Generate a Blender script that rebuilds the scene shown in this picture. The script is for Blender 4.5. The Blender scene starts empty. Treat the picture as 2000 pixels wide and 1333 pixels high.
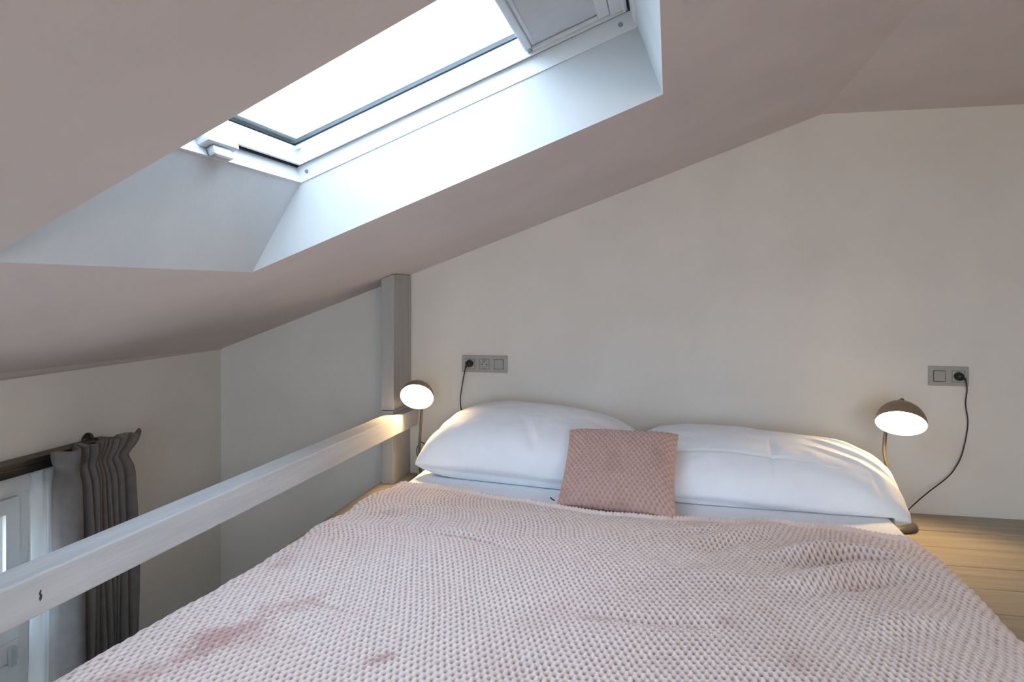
import bpy, bmesh, math, random
import numpy as np
from mathutils import Vector, Matrix

random.seed(4)
rng = np.random.default_rng(7)
S = bpy.context.scene
COL = S.collection
PI = math.pi

# ------------------------------------------------------------------ camera, sky, exposure
cam_data = bpy.data.cameras.new('camera')
cam = bpy.data.objects.new('camera', cam_data)
COL.objects.link(cam)
cam.location = (0.0, -3.33, 0.95)
cam.rotation_euler = (PI / 2, 0, math.radians(12.4))
cam_data.sensor_fit = 'HORIZONTAL'
cam_data.sensor_width = 36
cam_data.lens = 25.2
cam_data.shift_y = -0.0508
cam_data.clip_start = 0.02
S.camera = cam

SKY = 5.4
world = bpy.data.worlds.new('overcast sky')
S.world = world
world.use_nodes = True
wn, wl = world.node_tree.nodes, world.node_tree.links
wn.clear()
w_out = wn.new('ShaderNodeOutputWorld')
w_bg = wn.new('ShaderNodeBackground')
w_tc = wn.new('ShaderNodeTexCoord')
w_sep = wn.new('ShaderNodeSeparateXYZ')
w_map = wn.new('ShaderNodeMapRange')
w_map.inputs[1].default_value = -0.25
w_map.inputs[2].default_value = 0.35
w_ramp = wn.new('ShaderNodeValToRGB')
w_ramp.color_ramp.elements[0].position = 0.0
w_ramp.color_ramp.elements[0].color = (0.34, 0.33, 0.32, 1)
w_ramp.color_ramp.elements[1].position = 1.0
w_ramp.color_ramp.elements[1].color = (0.62, 0.80, 1.0, 1)
e = w_ramp.color_ramp.elements.new(0.45)
e.color = (0.46, 0.60, 0.76, 1)
w_bg.inputs['Strength'].default_value = SKY
wl.new(w_tc.outputs['Generated'], w_sep.inputs[0])
wl.new(w_sep.outputs['Z'], w_map.inputs[0])
wl.new(w_map.outputs[0], w_ramp.inputs[0])
wl.new(w_ramp.outputs[0], w_bg.inputs['Color'])
wl.new(w_bg.outputs[0], w_out.inputs[0])

# warm fill light, added for unseen room lighting behind the camera
lamp_data = bpy.data.lights.new('added warm fill', 'POINT')
lamp_data.energy = 28
lamp_data.color = (1.0, 0.82, 0.64)
lamp_data.shadow_soft_size = 0.22
warm_fill = bpy.data.objects.new('added warm fill', lamp_data)
COL.objects.link(warm_fill)
warm_fill.location = (1.2, -4.5, 1.3)

S.view_settings.view_transform = 'Standard'
S.view_settings.look = 'None'
S.view_settings.gamma = 1
S.view_settings.use_curve_mapping = False
S.view_settings.exposure = 0.78
S.cycles.use_denoising = True
S.cycles.max_bounces = 14
S.cycles.diffuse_bounces = 8
S.cycles.sample_clamp_indirect = 6
S.cycles.caustics_reflective = False
S.cycles.caustics_refractive = False

# ------------------------------------------------------------------ materials
def new_mat(name, col, rough=0.6, metal=0.0, spec=0.4):
    m = bpy.data.materials.new(name)
    m.use_nodes = True
    b = m.node_tree.nodes['Principled BSDF']
    b.inputs['Base Color'].default_value = (*col, 1)
    b.inputs['Roughness'].default_value = rough
    b.inputs['Metallic'].default_value = metal
    b.inputs['Specular IOR Level'].default_value = spec
    return m

def noise_mat(name, c1, c2, scale=8, detail=6, rough=0.8, bump=0.1, bump_scale=60, stretch=(1, 1, 1), spec=0.3, lo=0.35, hi=0.65, bdist=0.01):
    m = new_mat(name, c1, rough, 0, spec)
    n, l = m.node_tree.nodes, m.node_tree.links
    b = n['Principled BSDF']
    tc = n.new('ShaderNodeTexCoord')
    mp = n.new('ShaderNodeMapping')
    mp.inputs['Scale'].default_value = stretch
    l.new(tc.outputs['Object'], mp.inputs['Vector'])
    t = n.new('ShaderNodeTexNoise')
    t.inputs['Scale'].default_value = scale
    t.inputs['Detail'].default_value = detail
    l.new(mp.outputs[0], t.inputs['Vector'])
    r = n.new('ShaderNodeValToRGB')
    r.color_ramp.elements[0].position = lo
    r.color_ramp.elements[1].position = hi
    r.color_ramp.elements[0].color = (*c1, 1)
    r.color_ramp.elements[1].color = (*c2, 1)
    l.new(t.outputs['Fac'], r.inputs[0])
    l.new(r.outputs[0], b.inputs['Base Color'])
    t2 = n.new('ShaderNodeTexNoise')
    t2.inputs['Scale'].default_value = bump_scale
    t2.inputs['Detail'].default_value = 5
    l.new(mp.outputs[0], t2.inputs['Vector'])
    bp = n.new('ShaderNodeBump')
    bp.inputs['Strength'].default_value = bump
    bp.inputs['Distance'].default_value = bdist
    l.new(t2.outputs['Fac'], bp.inputs['Height'])
    l.new(bp.outputs[0], b.inputs['Normal'])
    return m

M = {}
M['wall'] = noise_mat('cream wall paint', (0.70, 0.68, 0.64), (0.74, 0.72, 0.68), 3, 4, 0.9, 0.12, 45, bdist=0.006)
M['ceiling'] = noise_mat('ceiling paint', (0.66, 0.60, 0.595), (0.70, 0.64, 0.635), 3, 4, 0.9, 0.14, 40, bdist=0.006)
M['reveal'] = noise_mat('white reveal paint', (0.55, 0.57, 0.58), (0.59, 0.61, 0.62), 4, 4, 0.75, 0.1, 50, bdist=0.005)
M['white_frame'] = new_mat('white lacquered window wood', (0.74, 0.76, 0.77), 0.35)
M['blind'] = noise_mat('pale grey blind cloth', (0.60, 0.63, 0.66), (0.63, 0.66, 0.69), 20, 3, 0.8, 0.05, 300)
M['blind_bar'] = new_mat('pale grey aluminium', (0.66, 0.68, 0.71), 0.4, 0.2)
M['gasket'] = new_mat('dark rubber gasket', (0.012, 0.014, 0.016), 0.9)
M['screw'] = new_mat('steel screw', (0.30, 0.33, 0.36), 0.4, 0.6)
M['handle'] = new_mat('silver handle', (0.62, 0.65, 0.68), 0.3, 0.5)
M['grey_wood'] = noise_mat('grey painted wood', (0.46, 0.465, 0.47), (0.52, 0.525, 0.53), 5, 6, 0.45, 0.25, 14, stretch=(6, 0.6, 6), spec=0.4, bdist=0.004)
M['post'] = noise_mat('darker grey painted wood', (0.36, 0.355, 0.35), (0.40, 0.395, 0.39), 5, 6, 0.5, 0.15, 20, stretch=(6, 6, 0.6), bdist=0.003)
M['plank'] = noise_mat('worn grey beige floor paint', (0.27, 0.24, 0.19), (0.345, 0.31, 0.25), 4, 8, 0.5, 0.2, 14, stretch=(0.5, 7, 7), bdist=0.004)
M['dark_wood'] = new_mat('dark brown wood', (0.022, 0.016, 0.013), 0.4)
M['black'] = new_mat('black plastic', (0.012, 0.012, 0.013), 0.35)
M['cord'] = new_mat('black cable', (0.016, 0.013, 0.012), 0.5)
M['bronze'] = new_mat('brown grey lamp metal', (0.30, 0.23, 0.165), 0.42, 0.45)
M['neck'] = new_mat('dark bronze flexible neck', (0.15, 0.12, 0.09), 0.42, 0.3)
M['base_metal'] = new_mat('dark grey lamp base', (0.085, 0.08, 0.07), 0.4, 0.3)
M['shade_in'] = new_mat('white shade lining', (0.9, 0.87, 0.8), 0.5)
M['plate'] = noise_mat('grey plastic plate', (0.36, 0.355, 0.33), (0.39, 0.385, 0.36), 30, 3, 0.4, 0.03, 100)
M['plate_in'] = new_mat('lighter grey insert', (0.46, 0.455, 0.43), 0.35)
M['slot'] = new_mat('dark gap', (0.03, 0.03, 0.03), 0.7)
M['pin'] = new_mat('brass pin', (0.5, 0.42, 0.25), 0.3, 0.8)
M['sheet'] = noise_mat('white cotton sheet', (0.82, 0.86, 0.92), (0.86, 0.90, 0.95), 6, 4, 0.85, 0.12, 30, bdist=0.006)
M['pillow'] = noise_mat('white cotton pillowcase', (0.82, 0.86, 0.92), (0.86, 0.90, 0.95), 8, 5, 0.85, 0.16, 22, bdist=0.008)
M['curtain'] = noise_mat('charcoal blackout cloth', (0.125, 0.115, 0.110), (0.145, 0.133, 0.127), 30, 4, 0.75, 0.08, 400, bdist=0.002)
M['lower_floor'] = noise_mat('wooden lower floor', (0.34, 0.26, 0.18), (0.42, 0.33, 0.23), 4, 6, 0.5, 0.1, 20, stretch=(6, .5, 6))

def glass_mat():
    m = bpy.data.materials.new('window glass')
    m.use_nodes = True
    n, l = m.node_tree.nodes, m.node_tree.links
    n.clear()
    o = n.new('ShaderNodeOutputMaterial')
    mix = n.new('ShaderNodeMixShader')
    t = n.new('ShaderNodeBsdfTransparent')
    t.inputs[0].default_value = (0.95, 0.97, 0.97, 1)
    g = n.new('ShaderNodeBsdfGlossy')
    g.inputs['Roughness'].default_value = 0.02
    f = n.new('ShaderNodeFresnel')
    f.inputs[0].default_value = 1.3
    l.new(f.outputs[0], mix.inputs[0])
    l.new(t.outputs[0], mix.inputs[1])
    l.new(g.outputs[0], mix.inputs[2])
    l.new(mix.outputs[0], o.inputs[0])
    return m
M['glass'] = glass_mat()

def net_mat():
    m = bpy.data.materials.new('white voile')
    m.use_nodes = True
    n, l = m.node_tree.nodes, m.node_tree.links
    n.clear()
    o = n.new('ShaderNodeOutputMaterial')
    mix = n.new('ShaderNodeMixShader')
    mix.inputs[0].default_value = 0.42
    t = n.new('ShaderNodeBsdfTransparent')
    d = n.new('ShaderNodeBsdfDiffuse')
    d.inputs[0].default_value = (0.8, 0.83, 0.85, 1)
    tr = n.new('ShaderNodeBsdfTranslucent')
    tr.inputs[0].default_value = (0.8, 0.83, 0.85, 1)
    m2 = n.new('ShaderNodeMixShader')
    l.new(d.outputs[0], m2.inputs[1])
    l.new(tr.outputs[0], m2.inputs[2])
    l.new(t.outputs[0], mix.inputs[1])
    l.new(m2.outputs[0], mix.inputs[2])
    l.new(mix.outputs[0], o.inputs[0])
    return m
M['net'] = net_mat()

def emit_mat(name, col, strength):
    m = bpy.data.materials.new(name)
    m.use_nodes = True
    b = m.node_tree.nodes['Principled BSDF']
    b.inputs['Base Color'].default_value = (0.9, 0.85, 0.7, 1)
    b.inputs['Emission Color'].default_value = (*col, 1)
    b.inputs['Emission Strength'].default_value = strength
    return m
M['bulb'] = emit_mat('lit warm bulb', (1.0, 0.67, 0.34), 310)

def plush_mat(name, c1, c2, pit_shade, big=2.2, cover=(0.52, 0.62)):
    """short fleece: pale pile, shade painted into the pits, patches where the pile lies the other way"""
    m = new_mat(name, c1, 0.95, 0, 0.1)
    n, l = m.node_tree.nodes, m.node_tree.links
    b = n['Principled BSDF']
    b.inputs['Sheen Weight'].default_value = 0.25
    b.inputs['Sheen Roughness'].default_value = 0.5
    b.inputs['Sheen Tint'].default_value = (1, 0.95, 0.95, 1)
    tc = n.new('ShaderNodeTexCoord')
    t = n.new('ShaderNodeTexNoise')
    t.inputs['Scale'].default_value = big
    t.inputs['Detail'].default_value = 5
    t.inputs['Roughness'].default_value = 0.62
    l.new(tc.outputs['Object'], t.inputs['Vector'])
    r = n.new('ShaderNodeValToRGB')
    r.color_ramp.elements[0].position = cover[0]
    r.color_ramp.elements[1].position = cover[1]
    r.color_ramp.elements[0].color = (*c1, 1)
    r.color_ramp.elements[1].color = (*c2, 1)
    l.new(t.outputs['Fac'], r.inputs[0])
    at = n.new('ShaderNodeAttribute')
    at.attribute_name = 'nap_pit_shade'
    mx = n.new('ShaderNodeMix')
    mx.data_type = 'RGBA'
    mx.inputs['B'].default_value = (*pit_shade, 1)  # shade of the pits, painted as a darker pile colour
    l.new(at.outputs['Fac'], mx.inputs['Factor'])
    ab = n.new('ShaderNodeAttribute')
    ab.attribute_name = 'brush'
    mb = n.new('ShaderNodeMix')
    mb.data_type = 'RGBA'
    mb.inputs['B'].default_value = (c2[0] * .74, c2[1] * .60, c2[2] * .60, 1)
    l.new(ab.outputs['Fac'], mb.inputs['Factor'])
    l.new(r.outputs[0], mb.inputs['A'])
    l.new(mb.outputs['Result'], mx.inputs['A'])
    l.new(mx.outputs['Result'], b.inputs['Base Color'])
    t2 = n.new('ShaderNodeTexNoise')
    t2.inputs['Scale'].default_value = 260
    t2.inputs['Detail'].default_value = 3
    l.new(tc.outputs['Object'], t2.inputs['Vector'])
    bp = n.new('ShaderNodeBump')
    bp.inputs['Strength'].default_value = 0.35
    bp.inputs['Distance'].default_value = 0.004
    l.new(t2.outputs['Fac'], bp.inputs['Height'])
    l.new(bp.outputs[0], b.inputs['Normal'])
    return m
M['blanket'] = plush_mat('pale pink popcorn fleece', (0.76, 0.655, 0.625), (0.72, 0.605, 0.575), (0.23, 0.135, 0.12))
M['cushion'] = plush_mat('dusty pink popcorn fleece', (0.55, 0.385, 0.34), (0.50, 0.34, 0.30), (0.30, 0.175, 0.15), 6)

# ------------------------------------------------------------------ helpers
def link(o, parent=None):
    COL.objects.link(o)
    if parent is not None:
        o.parent = parent
    return o

def mesh_obj(name, verts, faces, mat, parent=None, smooth=False):
    me = bpy.data.meshes.new(name)
    me.from_pydata([tuple(map(float, v)) for v in verts], [], faces)
    me.update()
    if mat:
        me.materials.append(mat)
    if smooth:
        me.polygons.foreach_set('use_smooth', [True] * len(me.polygons))
    return link(bpy.data.objects.new(name, me), parent)

def bm_obj(name, bm, mat, parent=None, smooth=False):
    me = bpy.data.meshes.new(name)
    bmesh.ops.recalc_face_normals(bm, faces=bm.faces[:])
    bm.to_mesh(me)
    bm.free()
    for x in (mat if isinstance(mat, (list, tuple)) else [mat]):
        me.materials.append(x)
    if smooth:
        me.polygons.foreach_set('use_smooth', [True] * len(me.polygons))
    return link(bpy.data.objects.new(name, me), parent)

def grid_obj(name, P, mat, parent=None, close_u=False, caps=False):
    """P: (nu, nv, 3) array of points -> smooth quad sheet"""
    nu, nv = P.shape[:2]
    idx = np.arange(nu * nv).reshape(nu, nv)
    if close_u:
        idx = np.vstack([idx, idx[:1]])
    a, b, c, d = idx[:-1, :-1], idx[1:, :-1], idx[1:, 1:], idx[:-1, 1:]
    F = np.stack([a, b, c, d], -1).reshape(-1, 4)
    me = bpy.data.meshes.new(name)
    me.vertices.add(nu * nv)
    me.vertices.foreach_set('co', P.reshape(-1).astype(np.float32))
    me.loops.add(F.size)
    me.loops.foreach_set('vertex_index', F.reshape(-1).astype(np.int32))
    me.polygons.add(len(F))
    me.polygons.foreach_set('loop_start', (np.arange(len(F)) * 4).astype(np.int32))
    me.polygons.foreach_set('use_smooth', np.ones(len(F), dtype=bool))
    me.update(calc_edges=True)
    me.validate()
    me.materials.append(mat)
    return link(bpy.data.objects.new(name, me), parent)

def box_bm(x0, x1, y0, y1, z0, z1, bevel=0.0, seg=2):
    bm = bmesh.new()
    bmesh.ops.create_cube(bm, size=1)
    for v in bm.verts:
        v.co = Vector(((x0 + x1) / 2 + v.co.x * (x1 - x0), (y0 + y1) / 2 + v.co.y * (y1 - y0), (z0 + z1) / 2 + v.co.z * (z1 - z0)))
    if bevel:
        bmesh.ops.bevel(bm, geom=bm.edges[:], offset=bevel, segments=seg, profile=0.6, affect='EDGES')
    return bm

def box(name, x0, x1, y0, y1, z0, z1, mat, parent=None, bevel=0.0, seg=2):
    return bm_obj(name, box_bm(x0, x1, y0, y1, z0, z1, bevel, seg), mat, parent)

def hexa(name, c8, mat, parent=None, bevel=0.0):
    """box from 8 corners: bottom ring 0-3, top ring 4-7"""
    bm = bmesh.new()
    v = [bm.verts.new(tuple(map(float, p))) for p in c8]
    for f in ((0, 3, 2, 1), (4, 5, 6, 7), (0, 1, 5, 4), (1, 2, 6, 5), (2, 3, 7, 6), (3, 0, 4, 7)):
        bm.faces.new([v[i] for i in f])
    if bevel:
        bmesh.ops.bevel(bm, geom=bm.edges[:], offset=bevel, segments=2, profile=0.6, affect='EDGES')
    return bm_obj(name, bm, mat, parent)

def smooth_path(pts, n=40):
    """Catmull-Rom through the points"""
    p = [np.array(q, float) for q in pts]
    p = [2 * p[0] - p[1]] + p + [2 * p[-1] - p[-2]]
    out = []
    segs = len(p) - 3
    k = max(2, n // segs)
    for i in range(segs):
        a, b, c, d = p[i:i + 4]
        for j in range(k):
            t = j / k
            out.append(0.5 * (2 * b + (c - a) * t + (2 * a - 5 * b + 4 * c - d) * t * t + (3 * b - a - 3 * c + d) * t ** 3))
    out.append(p[-2])
    return out

def tube(name, pts, r, mat, parent=None, sides=10, n=40, ribs=0.0):
    path = smooth_path(pts, n)
    rings = []
    nrm = None
    for i, q in enumerate(path):
        t = path[min(i + 1, len(path) - 1)] - path[max(i - 1, 0)]
        t = t / (np.linalg.norm(t) + 1e-9)
        if nrm is None:
            nrm = np.cross(t, [0.3, 0.2, 1.0] if abs(t[2]) < 0.9 else [1, 0, 0])
        nrm = nrm - t * (nrm @ t)
        nrm /= np.linalg.norm(nrm)
        bn = np.cross(t, nrm)
        rr = r * (1 + (ribs if i % 2 else 0))
        rings.append([q + rr * (math.cos(a) * nrm + math.sin(a) * bn) for a in np.linspace(0, 2 * PI, sides, endpoint=False)])
    V = [v for ring in rings for v in ring]
    F = []
    for i in range(len(rings) - 1):
        for j in range(sides):
            k = (j + 1) % sides
            F.append((i * sides + j, i * sides + k, (i + 1) * sides + k, (i + 1) * sides + j))
    F.append(tuple(range(sides))[::-1])
    F.append(tuple((len(rings) - 1) * sides + j for j in range(sides)))
    return mesh_obj(name, V, F, mat, parent, True)

def lathe_bm(prof, seg=40):
    bm = bmesh.new()
    rings = []
    for r, z in prof:
        if r < 1e-6:
            rings.append([bm.verts.new((0, 0, z))])
        else:
            rings.append([bm.verts.new((r * math.cos(2 * PI * k / seg), r * math.sin(2 * PI * k / seg), z)) for k in range(seg)])
    for a, b in zip(rings, rings[1:]):
        for k in range(seg):
            j = (k + 1) % seg
            if len(a) == 1 and len(b) == 1:
                continue
            if len(a) == 1:
                bm.faces.new((a[0], b[k], b[j]))
            elif len(b) == 1:
                bm.faces.new((a[k], a[j], b[0]))
            else:
                bm.faces.new((a[k], a[j], b[j], b[k]))
    return bm

def empty(name, loc=(0, 0, 0)):
    o = bpy.data.objects.new(name, None)
    o.location = loc
    o.empty_display_size = 0.05
    return link(o)

def tag(o, label, cat, group=None):
    o['label'] = label
    o['category'] = cat
    if group:
        o['group'] = group
    return o

def struct(o, label=None):
    o['kind'] = 'structure'
    if label:
        o['label'] = label
    return o

def fnoise(x, y, seed, octaves=4, base=1.0, gain=0.5):
    """cheap smooth noise: sums of rotated sine products"""
    r = np.random.default_rng(seed)
    out = np.zeros_like(x)
    amp, fr = 1.0, base
    for o in range(octaves):
        for k in range(3):
            th = r.uniform(0, PI)
            ph = r.uniform(0, 2 * PI, 2)
            f = fr * r.uniform(0.7, 1.3)
            u = x * math.cos(th) + y * math.sin(th)
            v = -x * math.sin(th) + y * math.cos(th)
            out += amp / 3 * np.sin(2 * PI * f * u + ph[0] + 1.3 * np.sin(2 * PI * f * 0.6 * v + ph[1]))
        amp *= gain
        fr *= 2
    return out

# ------------------------------------------------------------------ room shell
XL, ZL = -2.288, 0.637            # left wall, eaves height
XC, ZC = 0.645, 1.71              # crease between the slope and the flat ceiling
XR = 3.3
YB = -5.4                         # the room goes on behind the camera
ZF = -1.85                        # storey floor under the sleeping platform
slope = (ZC - ZL) / (XC - XL)
U = np.array([1, 0, slope]) / math.hypot(1, slope)     # up the slope
N = np.array([-U[2], 0, U[0]])                          # out through the roof
D0 = N @ np.array([XL, 0, ZL])
A0 = U @ np.array([XL, 0, ZL])
A1 = U @ np.array([XC, 0, ZC])
SH = 0.065

def SK(a, b, c):
    """point of the skylight: a up the slope, b along the room, c out of the ceiling plane"""
    P = U * a + N * (D0 + c)
    P[1] = b - SH * (a + 0.6)
    return P

struct(mesh_obj('wall_back', [(XL - .1, 0, ZF), (XR, 0, ZF), (XR, 0, ZC), (XC, 0, ZC), (XL - .1, 0, ZL - .1 * slope),
                              (XL - .1, .12, ZF), (XR, .12, ZF), (XR, .12, ZC), (XC, .12, ZC), (XL - .1, .12, ZL - .1 * slope)],
                [(0, 1, 2, 3, 4), (9, 8, 7, 6, 5), (0, 5, 6, 1), (1, 6, 7, 2), (2, 7, 8, 3), (3, 8, 9, 4), (4, 9, 5, 0)], M['wall']))

# ceiling slope with the roof window hole
hole = [SK(-0.865, -1.312, 0), SK(0.488, -1.312, 0), SK(0.488, -2.345, 0), SK(-0.865, -2.224, 0)]
outer = [U * A0 + N * D0, U * A1 + N * D0, U * A1 + N * D0 + np.array([0, YB, 0]), U * A0 + N * D0 + np.array([0, YB, 0])]
cv = outer + hole + [(XC, 0, ZC), (XR, 0, ZC), (XR, YB, ZC), (XC, YB, ZC)]
ceil = struct(mesh_obj('ceiling', cv, [(0, 1, 5, 4), (1, 2, 6, 5), (2, 3, 7, 6), (3, 0, 4, 7), (8, 9, 10, 11)], M['ceiling']))
t0 = [SK(-0.606, -1.308, 0.2), SK(0.490, -1.308, 0.2), SK(0.490, -2.17, 0.2), SK(-0.606, -2.17, 0.2)]
for i, nm in enumerate(('far', 'top', 'near', 'bottom')):
    j = (i + 1) % 4
    # plaster returns with a slightly worn, rounded arris
    mesh_obj('reveal', [hole[i], hole[j], t0[j], t0[i]], [(0, 1, 2, 3)], M['reveal'], ceil)

# rough patch of filler beside the roof window
pc = U * (0.47 + 0.10) + N * (D0 - 0.002) + np.array([0, -2.0, 0])
bm = bmesh.new()
rr = [0.05 * random.uniform(0.75, 1.2) for _ in range(18)]
ring = [bm.verts.new(tuple(pc + U * (rr[k] * .8 * math.cos(k * PI / 9)) + np.array([0, rr[k] * 1.2 * math.sin(k * PI / 9), 0]) + N * 0.0018)) for k in range(18)]
ring2 = [bm.verts.new(tuple(pc + U * (rr[k] * .62 * math.cos(k * PI / 9)) + np.array([0, rr[k] * 0.95 * math.sin(k * PI / 9), 0]) - N * 0.003)) for k in range(18)]
for k in range(18):
    bm.faces.new((ring[k], ring[(k + 1) % 18], ring2[(k + 1) % 18], ring2[k]))
bm.faces.new(ring2)
bm_obj('filler_patch', bm, M['ceiling'], ceil)

# left wall with the window opening
WY0, WY1, WZ0, WZ1 = -2.75, -1.075, -1.02, 0.225
def wall_with_hole():
    x0, x1 = XL - 0.22, XL
    V, F = [], []
    for x in (x0, x1):
        V += [(x, 0.05, ZF), (x, YB, ZF), (x, YB, ZL + .02), (x, 0.05, ZL + .02), (x, WY1, WZ0), (x, WY0, WZ0), (x, WY0, WZ1), (x, WY1, WZ1)]
    for o, flip in ((0, True), (8, False)):
        q = [(0, 1, 5, 4), (1, 2, 6, 5), (2, 3, 7, 6), (3, 0, 4, 7)]
        for f in q:
            f = tuple(i + o for i in f)
            F.append(f[::-1] if flip else f)
    for a, b in ((4, 5), (5, 6), (6, 7), (7, 4)):
        F.append((a, b, b + 8, a + 8))
    return V, F
V, F = wall_with_hole()
struct(mesh_obj('wall_left', V, F, M['wall']))
# end wall of the room behind the camera, with an unseen window added for frontal daylight
FX0, FX1, FZ0, FZ1 = -1.35, 1.55, 0.12, 1.42
fo = [(XL - .2, ZF), (XR + .1, ZF), (XR + .1, ZC + .02), (XL - .2, ZC + .02)]
fi = [(FX0, FZ0), (FX1, FZ0), (FX1, FZ1), (FX0, FZ1)]
fv = [(x, y, z) for y in (YB, YB - .15) for x, z in fo + fi]
ff = []
for k in range(4):
    j = (k + 1) % 4
    ff += [(k, j, 4 + j, 4 + k), (8 + k, 12 + k, 12 + j, 8 + j), (4 + k, 4 + j, 12 + j, 12 + k), (k, 8 + k, 8 + j, j)]
struct(mesh_obj('wall_front', fv, ff, M['wall']))
w3 = struct(empty('fill_window', (0, YB, FZ0)), 'unseen window added in the end wall for frontal daylight')
for k, (a0, a1, c0, c1) in enumerate(((FX0, FX0 + .06, FZ0, FZ1), (FX1 - .06, FX1, FZ0, FZ1), (-.03, .03, FZ0, FZ1), (FX0 + .06, FX1 - .06, FZ0, FZ0 + .06), (FX0 + .06, FX1 - .06, FZ1 - .06, FZ1))):
    box('frame', a0, a1, YB - .12, YB - .05, c0, c1, M['white_frame'], w3, 0.003).matrix_parent_inverse = Matrix.Translation(-w3.location)
mesh_obj('pane', [(FX0 + .05, YB - .09, FZ0 + .05), (FX1 - .05, YB - .09, FZ0 + .05), (FX1 - .05, YB - .09, FZ1 - .05), (FX0 + .05, YB - .09, FZ1 - .05)], [(0, 1, 2, 3)], M['glass'], w3).matrix_parent_inverse = Matrix.Translation(-w3.location)
struct(box('wall_right', XR, XR + .1, YB, 0.1, ZF, ZC, M['wall']))
# uneven plaster band under the eaves
cove = []
for yy, dx, dz in ((0.0, .012, .002), (-.5, .04, .005), (-1.3, .075, .008), (-2.6, .085, .010), (YB, .085, .010)):
    zz = ZL + slope * dx
    cove += [(XL + .001, yy, ZL - dz), (XL + dx * .55, yy, ZL + slope * dx * .55 - dz * 1.25), (XL + dx, yy, zz - .0005)]
cf = []
for k in range(4):
    for j in (0, 1):
        cf.append((3 * k + j, 3 * k + j + 1, 3 * k + j + 4, 3 * k + j + 3))
struct(mesh_obj('trim_1', cove, cf, M['ceiling']))
struct(box('floor_lower', XL - .2, XR, YB, 0.05, ZF - .1, ZF, M['lower_floor']))['label'] = 'lower storey floor'
bpy.data.objects['floor_lower'].name = 'floor'

# sleeping platform of painted boards running along the back wall
plat = struct(empty('floor'), 'sleeping platform of grey beige painted boards')
box('joist_deck', -1.30, XR - .01, -4.3, -0.001, -0.20, -0.032, M['plank'], plat)
PW = 0.1905
for k in range(22):
    y1 = -0.002 - (0.222 if k else 0) - PW * max(k - 1, 0) - (0.0)
    w = 0.222 if k == 0 else PW
    g = 0.0028 if k not in (2, 5, 9) else 0.0052
    dz = random.uniform(-0.0016, 0.0016)
    o = box('plank', -1.20, XR - .01, y1 - w + g, y1 - g * .3, -0.032, dz, M['plank'], plat, 0.0016, 1)
bm = box_bm(-1.318, -1.203, -4.3, -0.002, -0.22, 0.05, 0.006)
struct(bm_obj('trim_2', bm, M['plank']), 'timber edge beam of the platform')

# ------------------------------------------------------------------ roof window
rw = struct(empty('window_1', tuple(SK(-0.06, -1.74, 0.25))), 'white framed roof window in the sloping ceiling')
def rel(o, root):
    """keep world coordinates when hung under a moved empty"""
    o.matrix_parent_inverse = Matrix.Translation(-root.location)
    return o

def ring_frame(name, a0, a1, b0, b1, c0, c1, wa, wb, mat, parent, inner=None):
    """rectangular frame in skylight coordinates, four mitred bars joined; inner = (wa, wb) at c1"""
    ia, ib = inner if inner else (wa, wb)
    o0 = [(a0, b1), (a1, b1), (a1, b0), (a0, b0)]
    i0 = [(a0 + wa, b1 - wb), (a1 - wa, b1 - wb), (a1 - wa, b0 + wb), (a0 + wa, b0 + wb)]
    i1 = [(a0 + ia, b1 - ib), (a1 - ia, b1 - ib), (a1 - ia, b0 + ib), (a0 + ia, b0 + ib)]
    V = [SK(a, b, c0) for a, b in o0] + [SK(a, b, c0) for a, b in i0] + [SK(a, b, c1) for a, b in i1] + [SK(a, b, c1) for a, b in o0]
    F = []
    for i in range(4):
        j = (i + 1) % 4
        F += [(i, j, 4 + j, 4 + i), (4 + i, 4 + j, 8 + j, 8 + i), (8 + i, 8 + j, 12 + j, 12 + i), (12 + i, 12 + j, j, i)]
    return rel(mesh_obj(name, V, F, mat, parent), rw)

BF, BN = -1.308, -2.17            # far and near sides of the lining
ring_frame('lining', -0.614, 0.498, BN - .02, BF + .016, 0.197, 0.335, 0.012, 0.020, M['white_frame'], rw)
ring_frame('frame_step', -0.600, 0.488, BN, BF, 0.246, 0.30, 0.006, 0.004, M['gasket'], rw)
ring_frame('sash', -0.592, 0.480, BN + .006, BF - .008, 0.250, 0.300, 0.010, 0.012, M['white_frame'], rw, inner=(0.022, 0.022))
ring_frame('sash_lip', -0.585, 0.474, BN + .012, BF - .014, 0.2445, 0.252, 0.007, 0.007, M['white_frame'], rw)
ring_frame('gasket', -0.572, 0.462, BN + .027, BF - .029, 0.302, 0.3055, 0.004, 0.003, M['gasket'], rw)
ring_frame('outer_frame', -0.610, 0.50, BN - .02, BF + .02, 0.318, 0.36, 0.053, 0.052, M['white_frame'], rw)
rel(mesh_obj('pane', [SK(-0.574, BF - .026, 0.309), SK(0.464, BF - .026, 0.309), SK(0.464, BN + .026, 0.309), SK(-0.574, BN + .026, 0.309)], [(0, 1, 2, 3)], M['glass'], rw), rw)

def sk_box(name, a0, a1, b0, b1, c0, c1, mat, parent, bevel=0.0):
    c8 = [SK(a0, b0, c0), SK(a1, b0, c0), SK(a1, b1, c0), SK(a0, b1, c0), SK(a0, b0, c1), SK(a1, b0, c1), SK(a1, b1, c1), SK(a0, b1, c1)]
    return hexa(name, c8, mat, parent, bevel)

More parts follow.
